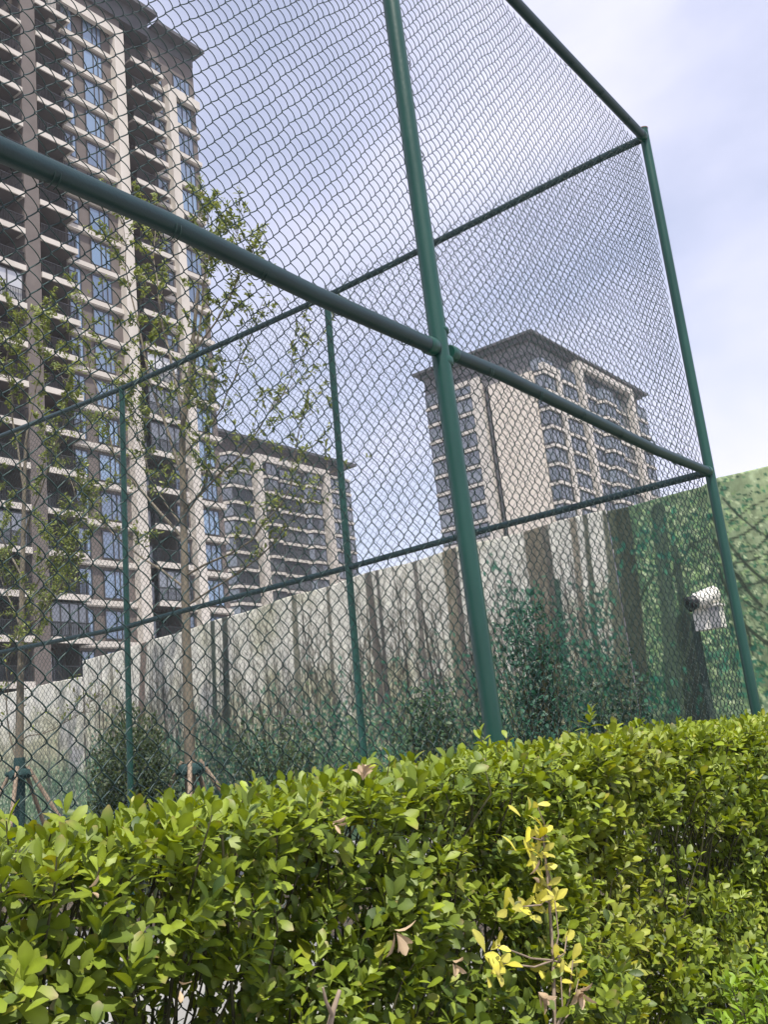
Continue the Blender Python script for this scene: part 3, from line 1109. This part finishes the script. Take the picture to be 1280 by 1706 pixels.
t1 = young_tree('young tree with a bare pale trunk and sparse upright leafy branches, held by wooden stakes',
                [tp(318, 1330), tp(314, 1200), tp(310, 1050), tp(306, 880), tp(303, 720), tp(318, 600), tp(330, 480)], .072, .02,
                [(br((305, 800), (250, 640), (215, 480), (205, 375), spread=-.4), .022, 16),
                 (br((303, 720), (330, 560), (348, 430), (345, 345), spread=.2), .022, 26),
                 (br((303, 690), (270, 540), (255, 430), (262, 340), spread=.5), .02, 18),
                 (br((308, 900), (190, 760), (150, 620), (135, 500), spread=-.5), .02, 14),
                 (br((305, 850), (400, 760), (470, 660), (520, 575), spread=.5), .016, 9),
                 (br((308, 960), (420, 900), (485, 810), (500, 700), spread=.2), .016, 8),
                 (br((310, 1010), (430, 930), (510, 850), (545, 790), spread=.6), .014, 5),
                 (br((308, 980), (200, 900), (130, 840), (100, 750), spread=.3), .016, 12),
                 (br((318, 600), (380, 500), (410, 430), (395, 390), spread=-.3), .014, 14),
                 (br((306, 880), (250, 800), (225, 700), (190, 600), spread=.4), .014, 14),
                 (br((304, 760), (370, 680), (400, 600), (430, 520), spread=.1), .014, 8),
                 (br((306, 860), (345, 800), (350, 700), (325, 640), spread=-.2), .014, 16)], 0, 61)
t2 = young_tree('young leafy tree at the left edge, its lower trunk wrapped in dark green cloth',
                [tp(30, 1365), tp(32, 1230), tp(34, 1100), tp(38, 900), tp(42, 740)], .07, .022,
                [(br((40, 820), (20, 700), (10, 600), (25, 540), spread=-.3), .018, 18),
                 (br((42, 740), (60, 640), (75, 580), (70, 530), spread=.3), .018, 18),
                 (br((38, 900), (80, 780), (110, 690), (118, 610), spread=.2), .016, 18),
                 (br((36, 960), (-20, 860), (-40, 780), (-50, 700), spread=-.2), .016, 20),
                 (br((35, 1010), (90, 930), (125, 870), (140, 830), spread=.4), .014, 18),
                 (br((34, 1060), (80, 1010), (110, 960), (120, 920), spread=-.3), .012, 16),
                 (br((34, 1050), (0, 960), (-15, 900), (-10, 850), spread=.3), .012, 20),
                 (br((32, 1235), (90, 1215), (130, 1190), (150, 1170), spread=.2), .009, 2),
                 (br((31, 1280), (12, 1200), (10, 1120), (22, 1060), spread=-.2), .014, 3),
                 (br((33, 1120), (60, 1060), (75, 1010), (100, 985), spread=.2), .010, 12)], 0, 62)

for nm, tree, x0, yb_, cl in (('t1', t1, 318, 1282, .30), ('t2', t2, 32, 1290, .30)):
    c_ = tp(x0, yb_)
    root = empty('tree_prop', (c_[0], c_[1], 0),
                 'wooden stake tripod tied round the trunk of the taller young tree' if nm == 't1' else
                 'wooden stakes tied with dark green cloth round the tree at the left edge', 'tree stakes', None)
    for k, an in enumerate((2.1, 3.9, 5.6, .4)):
        d = np.array([math.cos(an), math.sin(an), 0])
        b = MB()
        b.tube([c_ + d * 1.15 - np.array([0, 0, c_[2] - .01]), c_ + d * .105 + np.array([0, 0, .10])], [.034, .028], 10)
        b.build('stake', M['stake'], root)
    b = MB()
    b.tube([c_ + np.array([0, 0, -.07]), c_ + np.array([0, 0, -.05]), c_ + np.array([0, 0, .05]), c_ + np.array([0, 0, .07])],
           [.105, .15, .15, .105], 14)
    for an in np.arange(0, 6.3, .7):
        d = np.array([math.cos(an), math.sin(an), 0])
        b.tube([c_ + d * .10 + np.array([0, 0, -.02]), c_ + d * .19 + np.array([0, 0, rng.normal(0, .02)])], .03, 6)
    b.build('tie', M['wrap'], root)
b = MB()
b.tube([tp(30, 1410), tp(31, 1350), tp(31.5, 1295), tp(32, 1262)], [.092, .086, .084, .078], 16)
b.build('trunk_wrap', M['wrap'], t2)

# dark shrub between the two trees
cS = on_x(222, 1250, 7.8)
bush = empty('dark_shrub', (cS[0], cS[1], 0), 'dense dark green shrub behind the fence, between the two young trees', 'shrub')
n_ = 9000
u_ = rand_unit(n_)
rad = rng.random((n_, 1)) ** .45
lump = .72 + .5 * hv.fbm(u_[:, :1] * 3 + 5, u_[:, 2:] * 3 + u_[:, 1:2] * 2, 2)
cc_ = np.array([cS[0], cS[1], 1.25])
Pb = cc_ + u_ * rad * lump * np.array([.5, .60, 1.05])
Pb = Pb[Pb[:, 2] > .15]
db = (Pb - cc_) * .6 + rand_unit(len(Pb)) * .7 + np.array([0, 0, .3])
Nb = np.array([-.2, -.3, .9]) + rng.normal(0, .5, (len(Pb), 3))
t_ = rng.random((len(Pb), 1))
cb_ = np.array([.022, .042, .016]) * (1 - t_) + np.array([.062, .088, .030]) * t_
link_mesh('foliage', leaf_mesh('foliage', Pb, db, Nb, rng.uniform(.045, .085, len(Pb)), .42, cb_, 'ovate'), M['tree_leaf'], bush)
mb = MB()
for i in range(26):
    e = Pb[rng.integers(len(Pb))]
    mb.tube([np.array([cS[0] + rng.normal(0, .08), cS[1] + rng.normal(0, .08), 0]), (cc_ + e) / 2, e], [.014, .009, .004], 6, cap=False)
mb.build('stem', M['stem'], bush)

# loose shrubs growing up in front of the printed hoarding
def loose_shrub(label, px_, py_top, X_, half_w, n_cl, seed, c_lo, c_hi):
    r = np.random.default_rng(seed)
    c = on_x(px_, py_top, X_)
    root = empty('loose_shrub', (c[0], c[1], 0), label, 'shrub')
    b_ = MB()
    P_, D_ = [], []
    for i in range(n_cl):
        h = c[2] * (1 - .62 * r.random() ** 1.3)
        y = c[1] + r.normal(0, half_w) * (1.25 - .55 * h / c[2])
        e = np.array([c[0] + r.normal(0, .10), y, h])
        f = np.array([c[0] + r.normal(0, .06), c[1] + (y - c[1]) * .35, 0])
        mid = (e + f) / 2 + np.array([0, (c[1] - y) * .12, .05])
        b_.tube([f, mid, e], [.008, .006, .002], 5, cap=False)
        for k in range(r.integers(9, 22)):
            t = r.random() ** .5
            q_ = mid + (e - mid) * t + r.normal(0, .055, 3)
            P_.append(q_)
            D_.append(r.normal(size=3) + np.array([-.3, 0, .2]))
    P_, D_ = np.array(P_), np.array(D_)
    t = r.random((len(P_), 1))
    cl = np.array(c_lo) * (1 - t) + np.array(c_hi) * t
    N_ = np.array([-.5, -.2, .8]) + r.normal(0, .5, (len(P_), 3))
    link_mesh('foliage', leaf_mesh('foliage', P_, D_, N_, r.uniform(.05, .09, len(P_)), .55, cl, 'ovate'), M['tree_leaf'], root)
    b_.build('stem', M['stem'], root)


loose_shrub('loose blue green shrub in front of the hoarding, just right of the thick near post', 868, 985, 9.9, .42, 95, 71,
            (.016, .070, .045), (.04, .125, .075))
loose_shrub('low green shrub against the pale hoarding, left of the thick near post', 700, 1130, 10.0, .55, 70, 72,
            (.025, .070, .036), (.075, .125, .055))
loose_shrub('low mixed green shrub between the two thin posts of the far fence side', 450, 1190, 9.9, .75, 75, 73,
            (.03, .070, .030), (.10, .14, .055))
loose_shrub('dark green shrub at the foot of the hoarding, left of the camera pole', 1010, 1085, 9.9, .34, 60, 74,
            (.016, .050, .032), (.05, .10, .055))

# ------------------------------------------------------------------ surveillance camera on a pole
XC = 9.7
pc = on_x(1166, 1080, XC)
cctv = empty('surveillance_camera', (pc[0], pc[1], 0), 'white surveillance camera and box on a dark pole, in front of the green hoarding',
             'camera')
b = MB()
b.tube([(pc[0], pc[1], 0), (pc[0], pc[1], pc[2] + .28)], .038, 16)
b.tube([(pc[0], pc[1], 0), (pc[0], pc[1], .02)], .14, 16)
b.build('pole', M['pole'], cctv)
q = on_x(1184, 1029, XC - .10)
b = MB()
b.box(q[0] - .09, q[0] + .05, q[1] - .13, q[1] + .13, q[2] - .115, q[2] + .095)
bx = b.build('junction_box', M['white_metal'], cctv)
b = MB()
b.box(q[0] - .11, q[0] + .06, q[1] - .15, q[1] + .15, q[2] + .096, q[2] + .115)
b.build('lid', M['white_metal'], bx)
b = MB()
b.box(q[0] - .098, q[0] - .091, q[1] - .128, q[1] - .03, q[2] - .105, q[2] + .085)
b.build('panel', M['pipe'], bx)
k0, k1 = on_x(1190, 990, XC - .12), on_x(1156, 1004, XC - .30)
d = (k1 - k0) / np.linalg.norm(k1 - k0)
b = MB()
b.tube([k0 - d * .04, k0 - d * .02, k0 + d * .20, k0 + d * .22], [.05, .082, .082, .07], 18)
hs_ = b.build('camera_housing', M['white_metal'], cctv)
b = MB()
b.tube([k0 + d * .215, k0 + d * .30, k0 + d * .302], [.06, .078, .05], 16)
b.build('lens', M['black'], hs_)
b = MB()
b.tube([k0 + d * .03, k0 + np.array([.03, -.02, -.10]), (q[0], q[1], q[2] + .10)], .022, 10)
b.build('bracket', M['white_metal'], cctv)


# ------------------------------------------------------------------ apartment towers
def face_y(Yf):
    return lambda s, o: (s, Yf - o)


def face_x(Xf):
    return lambda s, o: (Xf - o, s)


def fbox(mb, fr, s0, s1, o0, o1, z0, z1, mi=0):
    (xa, ya), (xb, yb2) = fr(s0, o0), fr(s1, o1)
    mb.box(min(xa, xb), max(xa, xb), min(ya, yb2), max(ya, yb2), z0, z1, mi)


def fprism(mb, fr, pts, z0, z1, mi=0):
    mb.prism([fr(s, o) for s, o in pts], z0, z1, mi)


def repeat(mesh_name, make, mats, parent, offsets, child=None):
    """build one part (and its own piece), then copies one floor up each"""
    first = link_mesh(mesh_name, make.mesh(mesh_name), mats, parent)
    kid = link_mesh(child[0], child[1].mesh(child[0]), child[2], first) if child else None
    base = first.location.copy()
    made = [first]
    first.location = base + Vector((0, 0, offsets[0]))
    if kid is not None:
        kid.location = -(base + Vector(parent.location))   # stays in the part's own frame
    for dz in offsets[1:]:
        c = first.copy()
        COL.objects.link(c)
        c.location = base + Vector((0, 0, dz))
        if kid is not None:
            c2 = kid.copy()
            COL.objects.link(c2)
            c2.parent = c
        made.append(c)
    return made


def window_parts(fr, s0, s1, z0, z1, mull, o=0.0, frame=.09):
    """frame bars (mesh 1) and the panes behind them (mesh 2)"""
    a_, p_ = MB(), MB()
    fbox(a_, fr, s0, s1, o, o + .08, z0, z0 + frame)
    fbox(a_, fr, s0, s1, o, o + .08, z1 - frame, z1)
    for s in [s0] + [s0 + (s1 - s0) * q_ for q_ in mull] + [s1 - frame]:
        fbox(a_, fr, s, s + frame, o, o + .082, z0 + frame, z1 - frame)
    fbox(p_, fr, s0 + frame * .5, s1 - frame * .5, o - .05, o + .035, z0 + frame * .5, z1 - frame * .5)
    return a_, p_


# ---- left tower: face towards -Y at Y = 60, right end at X = 58.7
FH = 3.066
Z0 = 11.75 - 3 * FH                          # top of the lowest modelled floor band
fr = face_y(60.0)
TL = empty('apartment_tower', (44, 68, 0), 'tall brown and cream apartment tower with balconies, filling the upper left', 'building')
mb = MB()
fbox(mb, fr, 22, 34.2, -12, -1.7, 0, 68.4)
fbox(mb, fr, 34.2, 43.45, -12, -1.7, 0, 68.4)
fbox(mb, fr, 43.45, 49.9, -12, 0, 0, 68.4)
fbox(mb, fr, 49.9, 53.15, -12, -1.7, 0, 68.4)
fbox(mb, fr, 53.15, 58.7, -12, 0, 0, 68.4)
mb.build('wall', M['brown'], TL)
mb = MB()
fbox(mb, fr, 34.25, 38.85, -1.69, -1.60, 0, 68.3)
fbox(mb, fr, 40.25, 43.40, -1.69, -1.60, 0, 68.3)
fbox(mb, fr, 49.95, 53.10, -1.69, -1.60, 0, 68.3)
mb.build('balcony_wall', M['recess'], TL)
mb = MB()
fbox(mb, fr, 38.9, 40.2, -1.68, 1.34, 0, 67.5)
mb.build('brown_pillar', M['brown'], TL)
mb = MB()
fbox(mb, fr, 31.6, 32.9, -1.68, 1.34, 0, 67.5)
mb.build('brown_pillar', M['brown'], TL)
mb = MB()
fbox(mb, fr, 48.72, 49.75, .0, .7, 0, 66.9)
fbox(mb, fr, 42.0, 48.71, .25, .7, 66.0, 66.9)
fbox(mb, fr, 42.0, 42.7, .25, .7, 63.0, 65.99)
mb.build('cream_pillar', M['cream'], TL)
mb = MB()
fbox(mb, fr, 54.82, 55.75, .0, .62, 0, 64.2)
fbox(mb, fr, 55.76, 58.75, .1, .62, 63.3, 64.2)
mb.build('cream_pillar', M['cream'], TL)
mb = MB()
fbox(mb, fr, 20, 53.5, -13, 1.2, 70.45, 70.85)
fbox(mb, fr, 20, 53.0, -12, .3, 68.41, 70.44)
fbox(mb, fr, 53.51, 59.3, -13, 1.2, 69.7, 70.05)
fbox(mb, fr, 53.01, 58.72, -12, .05, 68.41, 69.69)
mb.build('roof', M['roof'], TL)
offs = [k * FH for k in range(21)]
vis = offs[1:]
for (s0, s1, o1) in ((43.45, 48.70, .30), (55.77, 58.80, .34), (53.2, 54.80, .2)):
    b = MB()
    fbox(b, fr, s0, s1, -.02, o1, Z0 - .40, Z0)
    fbox(b, fr, s0, s1, -.02, o1 - .10, Z0 - .48, Z0 - .401)
    repeat('floor_band', b, M['cream'], TL, vis)
# balconies
for (s0, s1) in ((32.95, 38.86), (40.22, 43.5), (49.87, 53.5)):
    b = MB()
    fbox(b, fr, s0, s1 - .15, -1.55, 1.35, Z0 - .34, Z0 - .16, 1)
    fbox(b, fr, s0, s1, 1.36, 1.48, Z0 - .40, Z0 + .04)
    fbox(b, fr, s1 - .14, s1, .42, 1.355, Z0 - .40, Z0 + .04)
    rb = MB()
    e1 = s1 - .06
    fbox(rb, fr, s0, e1, 1.36, 1.42, Z0 + 1.05, Z0 + 1.11)
    fbox(rb, fr, s0, e1, 1.37, 1.41, Z0 + .12, Z0 + .16)
    for s in np.arange(s0 + .06, e1, .13):
        fbox(rb, fr, s, s + .028, 1.375, 1.405, Z0 + .042, Z0 + 1.049)
    for o in np.arange(.35, 1.3, .13):
        fbox(rb, fr, e1 - .03, e1, o, o + .028, Z0 + .042, Z0 + 1.049)
    fbox(rb, fr, e1 - .05, e1 + .01, .3, 1.359, Z0 + 1.05, Z0 + 1.11)
    repeat('balcony', b, [M['cream'], M['recess']], TL, vis, ('railing', rb, M['rail']))
# windows: (s0,s1,z from band top, z to, mullions, material)
for (s0, s1, za, zb, mul, o, mt) in ((43.55, 44.75, .18, 2.38, (.5,), .02, 'glass'), (45.75, 47.75, .18, 2.38, (.5, .74), .02, 'glass'),
                                     (53.3, 54.55, .18, 2.38, (.48,), .02, 'glass'), (55.95, 58.05, .18, 2.4, (.42, .7), .02, 'glass'),
                                     (40.6, 43.1, .05, 2.3, (.33, .66), -1.58, 'glass_dark')):
    fa, pa = window_parts(fr, s0, s1, Z0 + za, Z0 + zb, mul, o)
    if s0 == 40.6:
        nm = 'balcony_door'
        repeat(nm, fa, M['frame'], TL, vis, ('pane', pa, M[mt]))
    else:
        repeat('window', fa, M['frame'], TL, vis, ('pane', pa, M[mt]))
for (s0, s1) in ((34.5, 38.5), (50.2, 52.9)):
    fa, pa = window_parts(fr, s0, s1, Z0 + .05, Z0 + 2.3, (.33, .66), -1.58)
    repeat('balcony_door', fa, M['frame'], TL, vis, ('pane', pa, M['glass_dark']))
# balconies that were glazed in by their owners
for (s0, s1, k, mt) in ((50.0, 53.3, 10, 'curtain'), (50.0, 53.3, 9, 'glass_dark'), (50.0, 53.3, 8, 'glass_dark'), (33.2, 38.7, 11, 'curtain'),
                        (40.3, 43.3, 3, 'glass_dark'), (50.0, 53.3, 4, 'glass_dark'), (33.2, 38.7, 5, 'glass_dark')):
    fa, pa = window_parts(fr, s0, s1, Z0 + .05 + k * FH, Z0 + 2.5 + k * FH, (.25, .5, .75), 1.20)
    f_ = fa.build('glazed_front', M['frame'], TL)
    pa.build('pane', M[mt], f_)


def far_window(fr, s0, s1, z0, z1, o, proj, c):
    """bay window: brown corner posts and sill with glass all round; materials 0 frame, 1 glass"""
    b = MB()
    pts = [(s0, o), (s0 + c, o + proj), (s1 - c, o + proj), (s1, o)]
    fprism(b, fr, pts, z0 + .02, z1 - .02, 1)
    def bar(p, q_, za, zb_):
        p, q_ = np.array(p), np.array(q_)
        d_ = (q_ - p) / np.linalg.norm(q_ - p)
        n_2 = np.array([-d_[1], d_[0]])
        if n_2[1] < 0:
            n_2 = -n_2
        fprism(b, fr, [tuple(p + n_2 * .01), tuple(q_ + n_2 * .01), tuple(q_ + n_2 * .06), tuple(p + n_2 * .06)], za, zb_, 0)
    for p, q_ in zip(pts[:-1], pts[1:]):
        p, q_ = np.array(p, float), np.array(q_, float)
        ln = np.linalg.norm(q_ - p)
        if ln < .3:
            continue
        bar(p, q_, z0, z0 + .35)
        bar(p, q_, z1 - .2, z1)
        n2 = max(1, int(ln / 1.4))
        for k in range(n2 + 1):
            m_ = p + (q_ - p) * k / n2
            d_ = (q_ - p) / ln * .07
            bar(m_ - d_ * .8, m_ + d_ * .8, z0 + .35, z1 - .2)
    return b


def far_band(b, fr, s0, s1, o, proj, c, z, h=.48):
    e = .25
    fprism(b, fr, [(s0, o - .3), (s0, o + e * .4), (s0 + c, o + proj + e), (s1 - c, o + proj + e), (s1, o + e * .4), (s1, o - .3)], z - h, z)


# ---- right tower: near corner at (134.73, 65.94)
TR = empty('apartment_tower', (155, 77, 0), 'apartment tower with a blank beige end wall and grey attic, beyond the hoarding',
           'building')
XR, YR = 134.73, 65.94
fl, fr2 = face_x(XR), face_y(YR)
FR = 3.05
mb = MB()
mb.box(XR + .6, 178.5, YR + .6, 87.0, 0, 58.2)
mb.build('wall', M['brown'], TR)
mb = MB()
mb.box(XR + .3, 178.6, YR + .3, 86.9, 58.21, 63.4)
mb.build('attic_wall', M['grey_brick'], TR)
mb = MB()
mb.box(XR - 1.3, 180.5, YR - 1.4, 88.2, 64.1, 64.5)
mb.box(XR - .6, 179.3, YR - .6, 87.5, 63.41, 64.09)
mb.box(XR + 8, 170, YR + 6, 80, 64.51, 66.5)
mb.box(XR + .1, 178.7, YR + .1, 87.1, 61.2, 61.4)
mb.build('roof', M['roof'], TR)
mb = MB()
fbox(mb, fl, 66.1, 74.25, -.59, .25, 0, 58.1)
mb.build('gable_wall', M['gable'], TR)
mb = MB()
fbox(mb, fl, 75.55, 77.4, -.59, .55, 0, 60.2)
fbox(mb, fl, 77.41, 81.3, -.1, .55, 59.4, 60.2)
fbox(mb, fl, 81.31, 82.2, -.59, .55, 0, 60.2)
mb.build('cream_pillar', M['cream'], TR)
mb = MB()
fbox(mb, fl, 74.7, 75.0, -.3, 0, 0, 58)
mb.build('drain_pipe', M['roof'], TR)
for (s0, s1, zt_, sb) in ((139.5, 140.7, 59.1, 135.0), (148.4, 149.8, 63.0, None), (169.8, 171.4, 63.0, 149.81)):
    mb = MB()
    fbox(mb, fr2, s0, s1, -.59, 1.9, 0, zt_)
    if sb:
        fbox(mb, fr2, sb, s0 - .01, .9, 1.9, zt_ - 1.1, zt_)
    mb.build('cream_pillar', M['cream'], TR)
offr = [k * FR for k in range(12)]
zb = 57.76 - 10 * FR - FR                    # lowest modelled band top
for (s0, s1, pj) in ((77.45, 81.28, .2), (82.3, 86.6, .5)):
    b = far_window(fl, s0 + .1, s1 - .1, zb + .02, zb + FR - .5, -.58, .6 + pj, .05)
    repeat('window', b, [M['frame'], M['glass_dark']], TR, offr)
    b = MB()
    far_band(b, fl, s0, s1, -.5, .6 + pj, .05, zb)
    repeat('floor_band', b, M['cream'], TR, [q_ for q_ in offr])
bays = ((135.0, 139.4, 1.5, .1), (140.8, 148.3, 1.5, 1.3), (149.9, 156.0, .9, .1), (156.1, 163.2, 1.7, 1.3), (163.3, 169.7, .8, .1),
        (171.5, 178.2, 1.5, 1.3))
for i, (s0, s1, pj, c) in enumerate(bays):
    b = far_window(fr2, s0, s1, zb + .02, zb + FR - .5, -.55, .55 + pj, c)
    repeat('bay_window', b, [M['frame'], M['glass_dark']], TR, offr)
    b = MB()
    far_band(b, fr2, s0 - .03, s1 + .03, -.5, .55 + pj, c, zb)
    repeat('floor_band', b, M['cream'], TR, offr)

# ---- middle tower: face towards -Y at Y = 120
TM = empty('apartment_tower', (136, 130, 0), 'distant brown apartment tower with cream floor bands, beside the left tower', 'building')
fm = face_y(120.0)
FM = 3.0
mb = MB()
fbox(mb, fm, 113, 152.9, -14, -.6, 0, 57.2)
mb.build('wall', M['brown'], TM)
mb = MB()
fbox(mb, fm, 113.2, 152.8, -13.8, -.8, 57.21, 59.4)
mb.build('attic_wall', M['dark_brown'], TM)
mb = MB()
fbox(mb, fm, 112, 155.2, -15, 1.2, 59.7, 60.2)
fbox(mb, fm, 112.6, 153.8, -14.4, .2, 59.41, 59.69)
mb.build('roof', M['roof'], TM)
for (s0, s1, sb) in ((124.6, 126.1, None), (143.7, 145.2, 126.11)):
    mb = MB()
    fbox(mb, fm, s0, s1, -.59, 1.9, 0, 56.9)
    if sb:
        fbox(mb, fm, sb, s0 - .01, 1.0, 1.9, 55.7, 56.9)
    mb.build('cream_pillar', M['cream'], TM)
offm = [k * FM for k in range(12)]
zm = 53.2 - 11 * FM
for i, (s0, s1, pj, c) in enumerate(((117.5, 124.5, 1.4, 1.0), (126.2, 131.5, 1.5, 1.2), (131.6, 137.8, .8, .1), (137.9, 143.6, 1.5, 1.2),
                                     (145.3, 152.4, 1.3, .5))):
    b = far_window(fm, s0, s1, zm + .02, zm + FM - .5, -.55, .55 + pj, c)
    repeat('bay_window', b, [M['frame'], M['glass_dark']], TM, offm)
    b = MB()
    far_band(b, fm, s0 - .03, s1 + .03, -.5, .55 + pj, c, zm)
    repeat('floor_band', b, M['cream'], TM, offm + [12 * FM])

# ------------------------------------------------------------------ summer haze
hz = MB()
hz.box(-25, 215, -40, 175, -1.0, 80)
hm, hnt, hout = new_mat('haze_air')
pvn = hnt.nodes.new('ShaderNodeVolumePrincipled')
pvn.inputs['Color'].default_value = (0.93, 0.93, 1.0, 1)
pvn.inputs['Density'].default_value = 0.00042
pvn.inputs['Anisotropy'].default_value = 0.2
hnt.links.new(pvn.outputs['Volume'], hout.inputs['Volume'])
tag(hz.build('haze', hm), kind='stuff')
